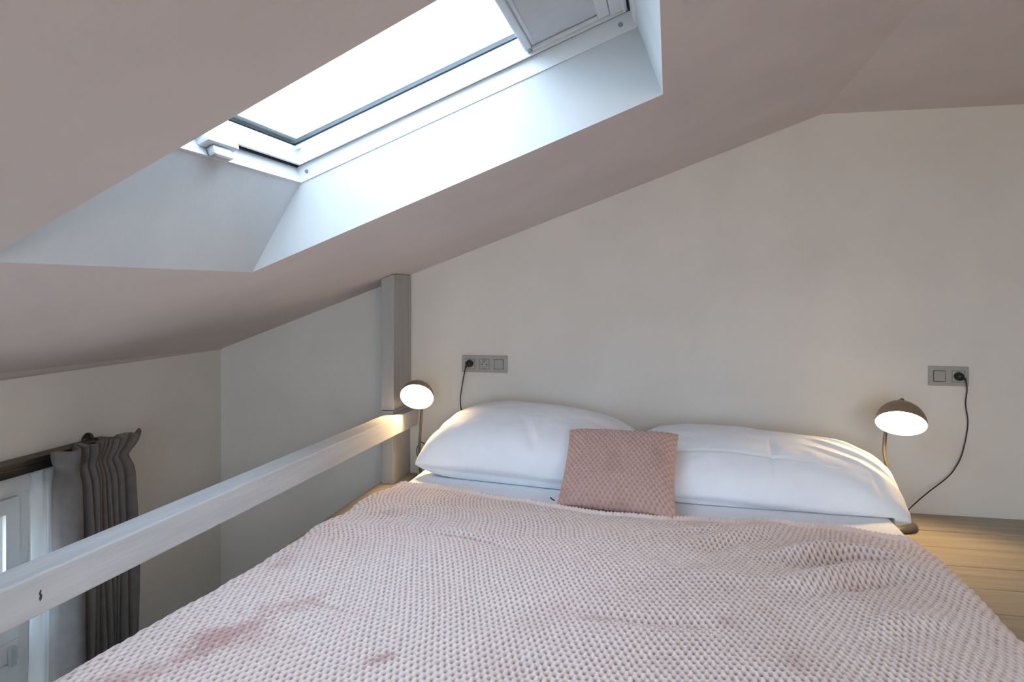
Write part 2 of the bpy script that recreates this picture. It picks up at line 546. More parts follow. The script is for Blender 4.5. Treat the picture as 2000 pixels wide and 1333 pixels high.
def sk_disc(name, a, b, c, axis, r, t, mat, parent, sides=14):
    """short cylinder: axis 'b' (on the far lining) or 'c'"""
    bm = bmesh.new()
    r1, r2 = [], []
    for k in range(sides):
        p, q = r * math.cos(2 * PI * k / sides), r * math.sin(2 * PI * k / sides)
        if axis == 'b':
            r1.append(bm.verts.new(tuple(SK(a + p, b, c + q))))
            r2.append(bm.verts.new(tuple(SK(a + p * .8, b - t, c + q * .8))))
        else:
            r1.append(bm.verts.new(tuple(SK(a + p, b + q, c))))
            r2.append(bm.verts.new(tuple(SK(a + p * .8, b + q * .8, c - t))))
    for k in range(sides):
        bm.faces.new((r1[k], r1[(k + 1) % sides], r2[(k + 1) % sides], r2[k]))
    bm.faces.new(r2)
    bm.faces.new(r1[::-1])
    return bm_obj(name, bm, mat, parent)
for a in (-0.572, 0.450):
    rel(sk_disc('screw', a, BF - .004, 0.222, 'b', 0.0065, 0.004, M['screw'], rw), rw)
# sash catch in the corner, lever handle in the middle of the bottom rail
rel(sk_box('corner_clip', -0.566, -0.555, BF - .037, BF - .022, 0.285, 0.295, M['blind_bar'], rw, 0.002), rw)
h0 = sk_box('handle', -0.606, -0.566, -1.80, -1.67, 0.218, 0.247, M['white_frame'], rw, 0.008)
rel(h0, rw)
lv = sk_box('lever', -0.598, -0.575, -1.775, -1.695, 0.190, 0.216, M['handle'], h0, 0.008)

# dark-out blind pulled part way down the sash
rb = tag(empty('roller_blind', tuple(SK(0.30, -1.74, 0.27))), 'pale grey roller blind drawn across the top of the roof window', 'blind')
def relb(o):
    o.matrix_parent_inverse = Matrix.Translation(-rb.location)
    return o
relb(sk_box('blind_cloth', 0.207, 0.412, BN + .024, BF - .024, 0.2635, 0.2665, M['blind'], rb))
relb(sk_box('bottom_bar', 0.186, 0.208, BN + .026, BF - .026, 0.256, 0.280, M['blind_bar'], rb, 0.005))
relb(sk_box('bar_fin', 0.2095, 0.221, BN + .028, BF - .028, 0.262, 0.276, M['blind_bar'], rb, 0.003))
relb(sk_box('top_box', 0.400, 0.432, BN + .026, BF - .026, 0.252, 0.290, M['white_frame'], rb, 0.003))
relb(sk_box('vent_flap', 0.434, 0.470, BN + .026, BF - .024, 0.247, 0.290, M['white_frame'], rb, 0.003))
relb(sk_box('side_rail', 0.190, 0.400, BF - .034, BF - .022, 0.252, 0.262, M['white_frame'], rb, 0.002))
relb(sk_box('side_rail', 0.190, 0.400, BN + .022, BN + .034, 0.252, 0.262, M['white_frame'], rb, 0.002))
relb(sk_disc('end_cap', 0.200, BF - .030, 0.256, 'c', 0.008, 0.005, M['screw'], rb))

# ------------------------------------------------------------------ left wall window
w2 = struct(empty('window_2', (XL, (WY0 + WY1) / 2, WZ0)), 'white casement window low in the left wall')
def relw(o):
    o.matrix_parent_inverse = Matrix.Translation(-w2.location)
    return o
relw(box('casing', XL, XL + .012, WY0 - .10, WY1 + .10, WZ1 - .002, WZ1 + .085, M['white_frame'], w2, 0.003))
relw(box('casing', XL, XL + .012, WY1, WY1 + .10, WZ0, WZ1 - .002, M['white_frame'], w2, 0.003))
relw(box('casing', XL, XL + .012, WY0 - .10, WY0, WZ0, WZ1 - .002, M['white_frame'], w2, 0.003))
xs = XL - 0.10
relw(box('frame', xs - .06, xs + .02, WY1 - .05, WY1, WZ0, WZ1, M['white_frame'], w2, 0.003))
relw(box('frame', xs - .06, xs + .02, WY0, WY0 + .05, WZ0, WZ1, M['white_frame'], w2, 0.003))
relw(box('frame', xs - .06, xs + .02, WY0 + .05, WY1 - .05, WZ1 - .04, WZ1, M['white_frame'], w2, 0.003))
relw(box('frame', xs - .06, xs + .02, WY0 + .05, WY1 - .05, WZ0, WZ0 + .05, M['white_frame'], w2, 0.003))
relw(box('transom', xs - .06, xs + .03, WY0 + .05, WY1 - .05, -0.42, -0.34, M['white_frame'], w2, 0.004))
yc = (WY0 + WY1) / 2
relw(box('mullion', xs - .06, xs + .025, yc - .03, yc + .03, WZ0 + .05, WZ1 - .04, M['white_frame'], w2, 0.004))
for (ya, yb) in ((WY0 + .052, yc - .032), (yc + .032, WY1 - .052)):
    for (za, zb) in ((-0.338, WZ1 - .042), (WZ0 + .052, -0.422)):
        st = 0.055
        sash = bmesh.new()
        o4 = [(ya, za), (yb, za), (yb, zb), (ya, zb)]
        i4 = [(ya + st, za + st), (yb - st, za + st), (yb - st, zb - st), (ya + st, zb - st)]
        g4 = [(ya + st + .014, za + st + .014), (yb - st - .014, za + st + .014), (yb - st - .014, zb - st - .014), (ya + st + .014, zb - st - .014)]
        layers = [[sash.verts.new((x, y, z)) for y, z in q] for q, x in ((o4, xs - .03), (o4, xs + .034), (i4, xs + .034), (i4, xs + .018), (g4, xs + .010), (g4, xs - .03))]
        for A, B in zip(layers, layers[1:] + layers[:1]):
            for k in range(4):
                sash.faces.new((A[k], A[(k + 1) % 4], B[(k + 1) % 4], B[k]))
        so = relw(bm_obj('sash', sash, M['white_frame'], w2))
        p = mesh_obj('pane', [(xs - .004, ya + st, za + st), (xs - .004, yb - st, za + st), (xs - .004, yb - st, zb - st), (xs - .004, ya + st, zb - st)], [(0, 1, 2, 3)], M['glass'], so)
relw(box('window_sill', xs, XL + .06, WY0 - .04, WY1 + .02, WZ0 - .03, WZ0, M['white_frame'], w2, 0.004))
relw(box('sash_catch', xs + .030, xs + .05, WY1 - .10, WY1 - .075, -0.43, -0.36, M['handle'], w2, 0.004))

# ------------------------------------------------------------------ curtains
rod = tag(empty('curtain_rail', (XL, -1.2, 0.33)), 'dark brown double curtain rail above the left window', 'curtain rail')
def relr(o):
    o.matrix_parent_inverse = Matrix.Translation(-rod.location)
    return o
relr(box('top_board', XL + .012, XL + .082, -2.9, -0.83, 0.328, 0.348, M['dark_wood'], rod, 0.003))
relr(box('track', XL + .062, XL + .076, -2.9, -0.83, 0.298, 0.327, M['black'], rod, 0.003))
relr(box('track', XL + .025, XL + .04, -2.9, -0.83, 0.298, 0.327, M['black'], rod, 0.003))
bm = lathe_bm([(0, 0.0), (0.026, 0.0), (0.03, 0.004), (0.028, 0.012), (0.012, 0.02), (0.011, 0.05), (0, 0.05)], 24)
bmesh.ops.rotate(bm, verts=bm.verts[:], cent=(0, 0, 0), matrix=Matrix.Rotation(PI / 2, 3, 'Y'))
bmesh.ops.translate(bm, verts=bm.verts[:], vec=(XL, -0.885, 0.343))
relr(bm_obj('wall_bracket', bm, M['black'], rod, True))

def curtain_sheet(name, yL, yR, xbase, ztop, zbot, bounds, amp, mat, flare=True, nz=90, per=14):
    s, bump = [], []
    for a, b in zip(bounds, bounds[1:]):
        for k in range(per):
            t = k / per
            s.append(a + (b - a) * t)
            bump.append((math.sin(PI * t) ** 0.75) * min(1.0, 0.45 + (b - a) * 4.5))
    s.append(1.0)
    bump.append(0)
    s, bump = np.array(s), np.array(bump)
    z = np.concatenate([np.linspace(0, 0.16, 26), np.linspace(0.17, ztop - zbot, nz - 26)])
    P = np.zeros((len(s), len(z), 3))
    for i in range(len(s)):
        d = z
        tape = np.exp(-((d - 0.085) / 0.035) ** 2)          # gathered heading tape
        head = np.clip(1 - d / 0.085, 0, 1)
        w = 1.0 - 0.075 * tape + 0.03 * np.clip((d - .3) / 1.2, 0, 1)
        y = yL + (yR - yL) * (0.52 + (s[i] - 0.52) * w)
        y = y + (max(s[i] - 0.5, -0.2)) * 0.075 * head ** 1.2
        sway = 0.012 * np.sin(3.1 * d + 9 * s[i])
        y = y + sway * np.clip(d * 2, 0, 1) * (1 - abs(2 * s[i] - 1))
        depth = amp * bump[i] * (0.75 + 0.35 * np.clip(d / 0.5, 0, 1)) * (1 - 0.35 * tape)
        x = xbase + depth + 0.006 * np.sin(5 * d + 20 * s[i]) + 0.012 * head
        P[i, :, 0], P[i, :, 1] = x, y
        P[i, :, 2] = ztop - d - 0.006 * math.sin(23 * s[i]) - (0.012 * (bump[i] < .3)) * head - 0.004 * np.sin(50 * s[i]) * head
    # free side edges roll back towards the wall
    for k in range(5):
        f = (1 - k / 5) ** 2
        P[k, :, 0] -= 0.03 * f
    o = grid_obj(name, P, mat)
    sol = o.modifiers.new('cloth thickness', 'SOLIDIFY')
    sol.thickness = 0.003
    return o
cur = curtain_sheet('curtain', -1.145, -0.815, XL + .122, 0.372, -1.80, [0, .20, .31, .41, .49, .56, .62, .69, .80, 1.0], 0.078, M['curtain'])
tag(cur, 'charcoal pleated curtain hanging from the dark rail', 'curtain')
net = curtain_sheet('net_curtain', -1.16, -1.04, XL + .045, 0.296, -1.75, [0, .3, .55, .8, 1.0], 0.012, M['net'])
tag(net, 'sheer white net curtain beside the charcoal curtain', 'curtain')

# ------------------------------------------------------------------ post and guard rail
def zc(x):
    return ZL + slope * (x - XL)
post = tag(empty('timber_post', (-1.27, -0.115, 0.05)), 'grey painted timber post against the back wall behind the left lamp', 'post')
x0, x1, y0, y1 = -1.299, -1.241, -0.230, -0.004
def relp(o):
    o.matrix_parent_inverse = Matrix.Translation(-post.location)
    return o
zj = 0.392
relp(hexa('lower_post', [(x0, y0, .05), (x1, y0, .05), (x1, y1, .05), (x0, y1, .05), (x0, y0, zj - .003), (x1, y0, zj - .003), (x1, y1, zj - .003), (x0, y1, zj - .003)], M['post'], post, 0.004))
relp(hexa('upper_post', [(x0 - .002, y0 - .002, zj), (x1 + .004, y0 - .002, zj), (x1 + .004, y1, zj), (x0 - .002, y1, zj), (x0 - .002, y0 - .002, zc(x0) - .001), (x1 + .004, y0 - .002, zc(x1) - .001), (x1 + .004, y1, zc(x1) - .001), (x0 - .002, y1, zc(x0) - .001)], M['post'], post, 0.004))

rail = tag(empty('guard_rail', (-1.235, -2.0, 0.35)), 'grey painted square guard rail along the open left side of the bed', 'rail')
def relg(o):
    o.matrix_parent_inverse = Matrix.Translation(-rail.location)
    return o
def rail_z(y):
    return 0.3725 + (-0.07 - y) * 0.0112
ra, rb_, rh = -1.276, -1.196, 0.081
seg = []
ys = [-0.03, -3.9]
b8 = []
for (xx, yy) in ((-1.2395, ys[0]), (rb_, ys[0]), (rb_, -0.236), (-1.2395, -0.236)):
    b8.append((xx, yy))
relg(hexa('rail_end', [(x, y, rail_z(y) - rh) for x, y in b8][::-1] + [(x, y, rail_z(y)) for x, y in b8][::-1], M['grey_wood'], rail, 0.003))
b8 = [(ra, -0.236), (rb_, -0.236), (rb_, ys[1]), (ra, ys[1])]
relg(hexa('rail_bar', [(x, y, rail_z(y) - rh) for x, y in b8][::-1] + [(x, y, rail_z(y)) for x, y in b8][::-1], M['grey_wood'], rail, 0.004))
# split knot in the bar
bm = bmesh.new()
kp = [(0.0, .011), (.0026, .008), (.001, .003), (.0045, -.001), (.003, -.008), (.0, -.012), (-.003, -.006), (-.001, -.001), (-.0033, .003)]
ky, kz = -2.165, rail_z(-2.165) - 0.042
vs = [bm.verts.new((rb_ + .0006, ky + p, kz + q)) for p, q in kp]
vs2 = [bm.verts.new((rb_ - .004, ky + p * .6, kz + q * .8)) for p, q in kp]
bm.faces.new(vs)
for k in range(len(kp)):
    bm.faces.new((vs[k], vs[(k + 1) % len(kp)], vs2[(k + 1) % len(kp)], vs2[k]))
ko = relg(bm_obj('knot', bm, M['slot'], rail))
ko['label'] = 'dark split knot'

# ------------------------------------------------------------------ wall plates
def socket_plate(name, label, xc, z, kinds):
    pitch, hgt, mar = 0.071, 0.081, 0.005
    w = pitch * len(kinds) + 0.010
    root = tag(empty(name, (xc, -0.001, z)), label, 'wall socket')
    box('cover_plate', -w / 2, w / 2, -0.010, 0.0, -hgt / 2, hgt / 2, M['plate'], root, 0.002)
    for i, kd in enumerate(kinds):
        cx = (i - (len(kinds) - 1) / 2) * pitch
        box('recess', cx - .0235, cx + .0235, -0.0108, -0.009, -.0235, .0235, M['slot'], root)
        if kd == 'switch':
            bm = box_bm(cx - .0215, cx + .0215, -0.0135, -0.009, -.0215, .0215, 0.0015)
            bmesh.ops.rotate(bm, verts=bm.verts[:], cent=(cx, -.011, 0), matrix=Matrix.Rotation(math.radians(2.5), 3, 'X'))
            bm_obj('rocker', bm, M['plate'], root)
        else:
            ins = box('socket_insert', cx - .022, cx + .022, -0.0118, -0.009, -.022, .022, M['plate_in'], root, 0.001)
            # round well: rim ring and dark dished floor
            for nm, prof, mat in (('well_rim', [(0.0185, 0), (0.0205, .0), (0.0205, .0022), (0.0185, .0022), (0.0185, 0)], M['plate']),
                                  ('well_floor', [(0, .0004), (0.0184, .0004), (0.0184, 0), (0, 0)], M['plate_in'])):
                bm = lathe_bm(prof, 28)
                bmesh.ops.rotate(bm, verts=bm.verts[:], cent=(0, 0, 0), matrix=Matrix.Rotation(PI / 2, 3, 'X'))
                bmesh.ops.translate(bm, verts=bm.verts[:], vec=(cx, -0.0119, 0))
                bm_obj(nm, bm, mat, ins, True)
            for hx in (-.0095, .0095):
                bm = lathe_bm([(0, 0), (.003, 0), (.003, .0006), (0, .0006)], 10)
                bmesh.ops.rotate(bm, verts=bm.verts[:], cent=(0, 0, 0), matrix=Matrix.Rotation(PI / 2, 3, 'X'))
                bmesh.ops.translate(bm, verts=bm.verts[:], vec=(cx + hx, -0.0122, -.001))
                bm_obj('pin_hole', bm, M['slot'], ins)
            bm = lathe_bm([(0, 0), (.0028, 0), (.0028, .010), (.0015, .012), (0, .012)], 10)
            bmesh.ops.rotate(bm, verts=bm.verts[:], cent=(0, 0, 0), matrix=Matrix.Rotation(PI / 2, 3, 'X'))
            bmesh.ops.translate(bm, verts=bm.verts[:], vec=(cx, -0.0122, .0105))
            bm_obj('earth_pin', bm, M['screw'], ins)
    return root
socket_plate('wall_socket', 'grey triple wall plate with two sockets and a switch, left of the bed pillows', -0.865, 0.591, ['socket', 'socket', 'switch'])
socket_plate('wall_socket', 'grey double wall plate with a switch and one socket above the right lamp', 1.140, 0.585, ['switch', 'socket'])

# ------------------------------------------------------------------ bedside lamps
def make_lamp(label, base, neck, centre, face, k, cord, plug, plug_tilt, loop=None):
    """base on the platform, gooseneck through 'neck', shade centre and the direction its mouth faces"""
    root = tag(empty('table_lamp', base), label, 'lamp', 'lit gooseneck lamps either side of the bed')
    bo = Vector(base)
    bm = lathe_bm([(0, 0), (.078, 0), (.080, .004), (.079, .013), (.072, .020), (.03, .025), (.012, .030), (.010, .045), (0, .045)], 40)
    bm_obj('base', bm, M['base_metal'], root, True)
    R = 0.086 * k
    face = Vector(face).normalized()
    c = Vector(centre) - bo
    apex = c - face * R * 0.96
    nk = [Vector(q) - bo for q in neck]
    tube('gooseneck', [(0, 0, .03)] + [tuple(q) for q in nk] + [tuple(apex - face * 0.018), tuple(apex)], 0.0066 * k, M['neck'], root, 12, 150, 0.16)
    rot = Vector((0, 0, -1)).rotation_difference(face).to_matrix()
    prof_o = [(R * math.cos(t) * 1.0, R * math.sin(t)) for t in np.linspace(0, PI / 2, 18)]
    ri = R * 0.975
    def placed(bm):
        for v in bm.verts:
            v.co = rot @ v.co + c
        return bm
    prof_o[-1] = (0, R)
    sh = bm_obj('lamp_shade', placed(lathe_bm(prof_o + [], 48)), M['bronze'], root, True)
    prof_i = [(R, 0.0), (ri, 0.0)] + [(ri * math.cos(t), ri * math.sin(t)) for t in np.linspace(0.02, PI / 2, 16)]
    prof_i[-1] = (0, ri)
    bm_obj('lining', placed(lathe_bm(prof_i, 48)), M['shade_in'], sh, True)
    bm_obj('collar', placed(lathe_bm([(0, R + .014), (.012, R + .014), (.017, R + .004), (.02, R - .004), (0, R - .004)], 20)), M['bronze'], root, True)
    bm_obj('bulb_holder', placed(lathe_bm([(0, ri - .002), (.016, ri - .002), (.016, R * .86), (.012, R * .82), (0, R * .82)], 20)), M['shade_in'], root, True)
    rbul = 0.0225
    prof_b = [(0.0, -rbul + .044)] + [(rbul * math.sin(t), .044 - rbul * math.cos(t)) for t in np.linspace(.2, 2.4, 14)] + [(.012, R * .82 + .002), (0, R * .82 + .002)]
    bm_obj('bulb', placed(lathe_bm(prof_b, 24)), M['bulb'], root, True)
    # plug and cable
    cd = tube('cord', [tuple(Vector(q) - bo) for q in cord], 0.0026, M['cord'], root, 8, 90)
    px, pz = plug
    bm = lathe_bm([(0, 0), (.0175, 0), (.018, .006), (.0165, .022), (.010, .030), (0, .031)], 24)
    bmesh.ops.rotate(bm, verts=bm.verts[:], cent=(0, 0, 0), matrix=Matrix.Rotation(PI / 2, 3, 'X'))
    bmesh.ops.translate(bm, verts=bm.verts[:], vec=Vector((px, -0.0128, pz)) - bo)
    pl = bm_obj('plug', bm, M['black'], root, True)
    cp = Vector((px, -0.03, pz)) - bo
    d = Vector(cord[0]) - bo - cp
    tube('strain_relief', [tuple(cp - d * .5), tuple(cp + d * .5), tuple(cp + d * 1.0)], 0.0058, M['black'], pl, 10, 8)
    if loop:
        tube('cord', [tuple(Vector(q) - bo) for q in loop], 0.0024, M['cord'], root, 8, 40)
    return root
make_lamp('lit bronze dome lamp on the bare boards right of the bed', (0.878, -0.215, 0.001),
          [(0.873, -0.213, .11), (0.868, -0.215, .17), (0.846, -0.205, .26), (0.842, -0.198, .31), (0.850, -0.185, .37), (0.866, -0.185, .44)],
          (0.868, -0.320, 0.432), (-0.19, -0.61, -0.765), 1.05,
          [(1.195, -0.035, .576), (1.206, -0.018, .53), (1.203, -0.012, .47), (1.212, -0.010, .386), (1.191, -0.012, .268), (1.163, -0.016, .205), (1.125, -0.03, .163), (1.036, -0.06, .098), (0.95, -0.12, .04), (0.93, -0.17, .015)],
          (1.1755, 0.586), 0)
make_lamp('lit bronze dome lamp between the grey post and the left pillow', (-1.138, -0.098, 0.001),
          [(-1.158, -0.100, .10), (-1.156, -0.112, .2), (-1.143, -0.133, .3), (-1.131, -0.152, .37), (-1.122, -0.160, .44), (-1.126, -0.163, .485)],
          (-1.117, -0.255, 0.461), (0.12, -0.81, -0.57), 0.89,
          [(-0.953, -0.030, .575), (-0.962, -0.016, .55), (-0.974, -0.012, .494), (-0.985, -0.012, .408), (-0.972, -0.014, .334), (-0.965, -0.02, .25), (-0.99, -0.03, .12), (-1.05, -0.05, .02), (-1.07, -0.07, .012)],
          (-0.936, 0.593), 0,
          [(-1.05, -0.05, .012), (-1.10, -0.03, .06), (-1.157, -0.085, .125), (-1.185, -0.07, .17), (-1.165, -0.075, .215), (-1.14, -0.05, .19), (-1.10, -0.03, .09), (-1.06, -0.04, .012)])

# ------------------------------------------------------------------ bed
MX0, MX1, MY1, MZ = -1.062, 0.752, -0.20, 0.156
bm = box_bm(MX0, MX1, -2.30, MY1, 0.003, MZ, 0.028, 4)
mat_o = bm_obj('mattress', bm, M['sheet'], None, True)
tag(mat_o, 'mattress in a white fitted sheet on the platform', 'mattress')

def polyline(x, pts):
    p = np.array(pts)
    return np.interp(x, p[:, 0], p[:, 1])

def popcorn(px, py, a, b, sharp=2.2):
    """0 on the bumps, 1 in the pits of the staggered lattice"""
    g = (np.cos(2 * PI * (px / a + py / (2 * b))) + np.cos(2 * PI * (px / a - py / (2 * b)))) / 2
    return ((g + 1) / 2) ** sharp

def normals(P):
    du = np.gradient(P, axis=0)
    dv = np.gradient(P, axis=1)
    n = np.cross(du, dv)
    return n / (np.linalg.norm(n, axis=2, keepdims=True) + 1e-12)

def ridge(X, Y, pts, w, skew=0.0):
    """soft fold along a polyline: distance to its segments"""
    best = np.full(X.shape, 9.0)
    side = np.zeros(X.shape)
    n = len(pts) - 1
    tt = np.zeros(X.shape)
    for i, ((xa, ya), (xb, yb)) in enumerate(zip(pts, pts[1:])):
        dx, dy = xb - xa, yb - ya
        L2 = dx * dx + dy * dy
        t = np.clip(((X - xa) * dx + (Y - ya) * dy) / L2, 0, 1)
        d = np.hypot(X - xa - t * dx, Y - ya - t * dy)
        m = d < best
        best = np.where(m, d, best)
        tt = np.where(m, (i + t) / n, tt)
    return np.exp(-(best / w) ** 2) * np.sin(PI * np.clip(tt * .94 + .03, 0, 1)) ** 0.6

def make_blanket():
    nu, nv = 880, 860
    LD, RD = 0.15, 0.19
    u = np.linspace(0, 1, nu)[:, None] * np.ones((1, nv))
    v = np.ones((nu, 1)) * np.linspace(0, 1, nv)[None, :]
    # nominal position on the bed, before the sides fold down
    Wtot = LD + (MX1 - MX0) + 0.10 + RD
    arc = u * Wtot                       # arc length across the bed
    Xn = MX0 - 0.03 - LD + arc
    hem = [(-1.35, -0.585), (-1.16, -0.60), (-1.06, -0.640), (-.92, -.636), (-.786, -.675), (-.65, -.725), (-.51, -.744), (-.40, -.785), (-.18, -.838), (.02, -.852), (.155, -.825),
           (.288, -.813), (.39, -.787), (.47, -.818), (.53, -.822), (.62, -.797), (.70, -.818), (.76, -.862), (1.0, -.90)]
    Yh = polyline(np.clip(Xn, -1.35, 1.0), hem)
    k = np.ones(23) / 23
    col = Yh[:, 0]
    col = np.convolve(np.pad(col, 11, mode='edge'), k, 'valid')
    Yh = col[:, None] * np.ones((1, nv))
    Yf = -2.42
    Y = Yh + (Yf - Yh) * v
    # left and right edge of the body along the bed
    xl = polyline(-Y, [(0.5, -1.085), (.69, -1.098), (.80, -1.132), (.90, -1.142), (.95, -1.132), (1.05, -1.142), (1.15, -1.178), (1.27, -1.163), (1.40, -1.166), (1.69, -1.183), (1.86, -1.198), (2.0, -1.21), (2.4, -1.215)])
    xr = polyline(-Y, [(.5, .76), (.85, .770), (1.0, .792), (1.25, .790), (1.5, .790), (1.7, .80), (2.4, .82)])
    # top height
    puff = 0.018 + 0.010 * fnoise(Xn, Y, 11, 3, 0.9)
    edge_in = np.clip((Yh - Y) / 0.25, 0, 1)
    zt = MZ + 0.014 + puff * (0.35 + 0.65 * edge_in)
    zt += 0.0022 * fnoise(Xn, Y, 5, 3, 3.5)
    folds = [
        ([(.34, -1.18), (.46, -1.11), (.56, -1.06), (.70, -1.08), (.78, -1.15)], .034, .030),
        ([(.38, -1.25), (.50, -1.17), (.58, -1.13), (.68, -1.15)], .026, -.012),
        ([(.38, -1.38), (.48, -1.31), (.57, -1.24), (.70, -1.17), (.78, -1.2)], .036, .030),
        ([(.43, -1.43), (.52, -1.36), (.60, -1.30), (.72, -1.25)], .026, -.013),
        ([(.28, -.88), (.16, -.97), (.0, -1.06)], .035, .012),
        ([(.49, -.80), (.38, -.90), (.24, -1.02), (.10, -1.14)], .045, .018),
        ([(.36, -.98), (.24, -1.10), (.15, -1.2)], .035, -.010),
        ([(-.72, -1.20), (-.58, -1.21), (-.45, -1.25), (-.38, -1.28)], .018, -.006),
        ([(-.74, -1.165), (-.58, -1.17), (-.44, -1.21)], .03, .004),
        ([(-.92, -1.70), (-.80, -1.73), (-.68, -1.76)], .018, -.006),
        ([(-.90, -1.655), (-.76, -1.69)], .03, .004),
        ([(-.2, -1.62), (0.0, -1.66), (.2, -1.64)], .03, -.010),
        ([(-.98, -.86), (-.90, -.93), (-.80, -1.0)], .025, -.009),
        ([(-1.05, -1.3), (-.95, -1.45), (-.93, -1.6)], .05, .012),
        ([(.5, -1.62), (.62, -1.52), (.74, -1.5)], .04, .016),
        ([(.0, -1.32), (.2, -1.37), (.42, -1.34)], .05, .008),
    ]
    for pts, w, h in folds:
        zt += h * ridge(Xn, Y, pts, w)
    # fold the sides down: quarter round then a fall
    r = 0.075
    P = np.zeros((nu, nv, 3))
    aL = arc - LD                        # <0 on the left fall
    zb = 0.056
    top0, top1 = MX0 - 0.03, MX1 + 0.07
    f = np.clip(aL / (Wtot - LD - RD), 0, 1)
    Xt = (xl + r) + f * (xr - r - xl - r)
    Zt = zt.copy()
    # left fall
    q = np.clip(-aL / LD, 0, 1)
    ang = np.clip(q * 2.0, 0, 1) * PI / 2
    ql = np.clip((q - .5) * 2, 0, 1)
    XL_ = (xl + r) - r * np.sin(ang) - 0.02 * ql
    ZL_ = zt - r * (1 - np.cos(ang)) - np.maximum(zt - r - zb, 0.005) * ql
    # right fall
    q2 = np.clip((aL - (Wtot - LD - RD)) / RD, 0, 1)
    ang2 = np.clip(q2 * 2.0, 0, 1) * PI / 2
    qr = np.clip((q2 - .5) * 2, 0, 1)
    XR_ = (xr - r) + r * np.sin(ang2) + 0.045 * qr ** 1.5 + 0.008 * np.sin(Y * 19) * qr
    ZR_ = zt - r * (1 - np.cos(ang2)) - np.maximum(zt - r - 0.010, 0.005) * qr
    left, right = aL < 0, aL > (Wtot - LD - RD)
    P[..., 0] = np.where(left, XL_, np.where(right, XR_, Xt))
    P[..., 1] = Y + 0.010 * np.sin(Xn * 7 + 1) * v
    P[..., 2] = np.where(left, ZL_, np.where(right, ZR_, Zt))
    # turned hem along the head edge: a roll, a stitched groove, then the body
    dh = Yh - Y
    P[..., 2] += 0.006 * np.exp(-((dh - .012) / .008) ** 2) - 0.006 * np.exp(-((dh - .030) / .006) ** 2)
    P[..., 2] -= 0.018 * np.exp(-(dh / .004) ** 2)
    n = normals(P)
    if n[..., 2].mean() < 0:
        n = -n
    jx = Xn + .0020 * fnoise(Xn, Y, 21, 2, 2.2)
    jy = (Y - Yh) * 1.0 + .0020 * fnoise(Xn, Y, 22, 2, 2.2)
    pit = popcorn(jx, jy, 0.0169, 0.0190, 2.3)
    body = np.clip((dh - .034) / .01, 0, 1)
    soft = 0.72 + 0.28 * np.clip(fnoise(Xn, Y, 31, 2, 1.3) + .3 + .5 * (Xn + .2), -0.6, 1)
    h = -0.0088 * pit * body * soft
    hemrow = np.cos(2 * PI * jx / .0135) * np.exp(-((dh - .012) / .012) ** 2)
    h += 0.002 * hemrow + 0.0013 * fnoise(Xn, Y, 41, 3, 34)
    P += n * h[..., None]
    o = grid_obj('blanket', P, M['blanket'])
    # where the pile has been brushed the other way
    nap_pit_shade = np.zeros((nu, nv))
    def dab(cx, cy, ax, ay, rot, s, seed):
        c, si = math.cos(rot), math.sin(rot)
        uu = (Xn - cx) * c + (Y - cy) * si
        vv = -(Xn - cx) * si + (Y - cy) * c
        d = np.sqrt((uu / ax) ** 2 + (vv / ay) ** 2) + .30 * fnoise(Xn, Y, seed, 5, 5, .75) + .25 * fnoise(Xn, Y, seed + 9, 2, 45)
        return s * np.clip((1.1 - d) / .9, 0, 1) ** 1.3
    for a in ((-.91, -1.93, .075, .20, -.22, .62, 61), (-.99, -2.16, .06, .12, -.2, .45, 62), (-.84, -1.72, .03, .08, -.3, .35, 63), (-.53, -1.93, .020, .06, -.55, .62, 64),
              (-.95, -1.02, .08, .05, .2, .34, 65), (-1.06, -1.50, .03, .10, .1, .30, 66), (-.58, -1.215, .12, .014, -.15, .32, 67), (.20, -1.62, .03, .05, .3, .30, 68), (.33, -1.80, .03, .06, .2, .36, 69),
              (-.80, -1.73, .11, .014, -.25, .40, 71), (-.1, -1.66, .08, .02, .1, .3, 72)):
        nap_pit_shade = np.maximum(nap_pit_shade, dab(*a))
    br = o.data.attributes.new('brush', 'FLOAT', 'POINT')
    br.data.foreach_set('value', np.clip(nap_pit_shade * 1.7, 0, 1).reshape(-1).astype(np.float32))
    nap_pit_shade = pit ** 1.3 * body  # from here the mask of the shade painted into the pits
    at = o.data.attributes.new('nap_pit_shade', 'FLOAT', 'POINT')
    at.data.foreach_set('value', nap_pit_shade.reshape(-1).astype(np.float32))
    return o
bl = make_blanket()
tag(bl, 'pale pink waffle textured fleece blanket spread over the bed', 'blanket')

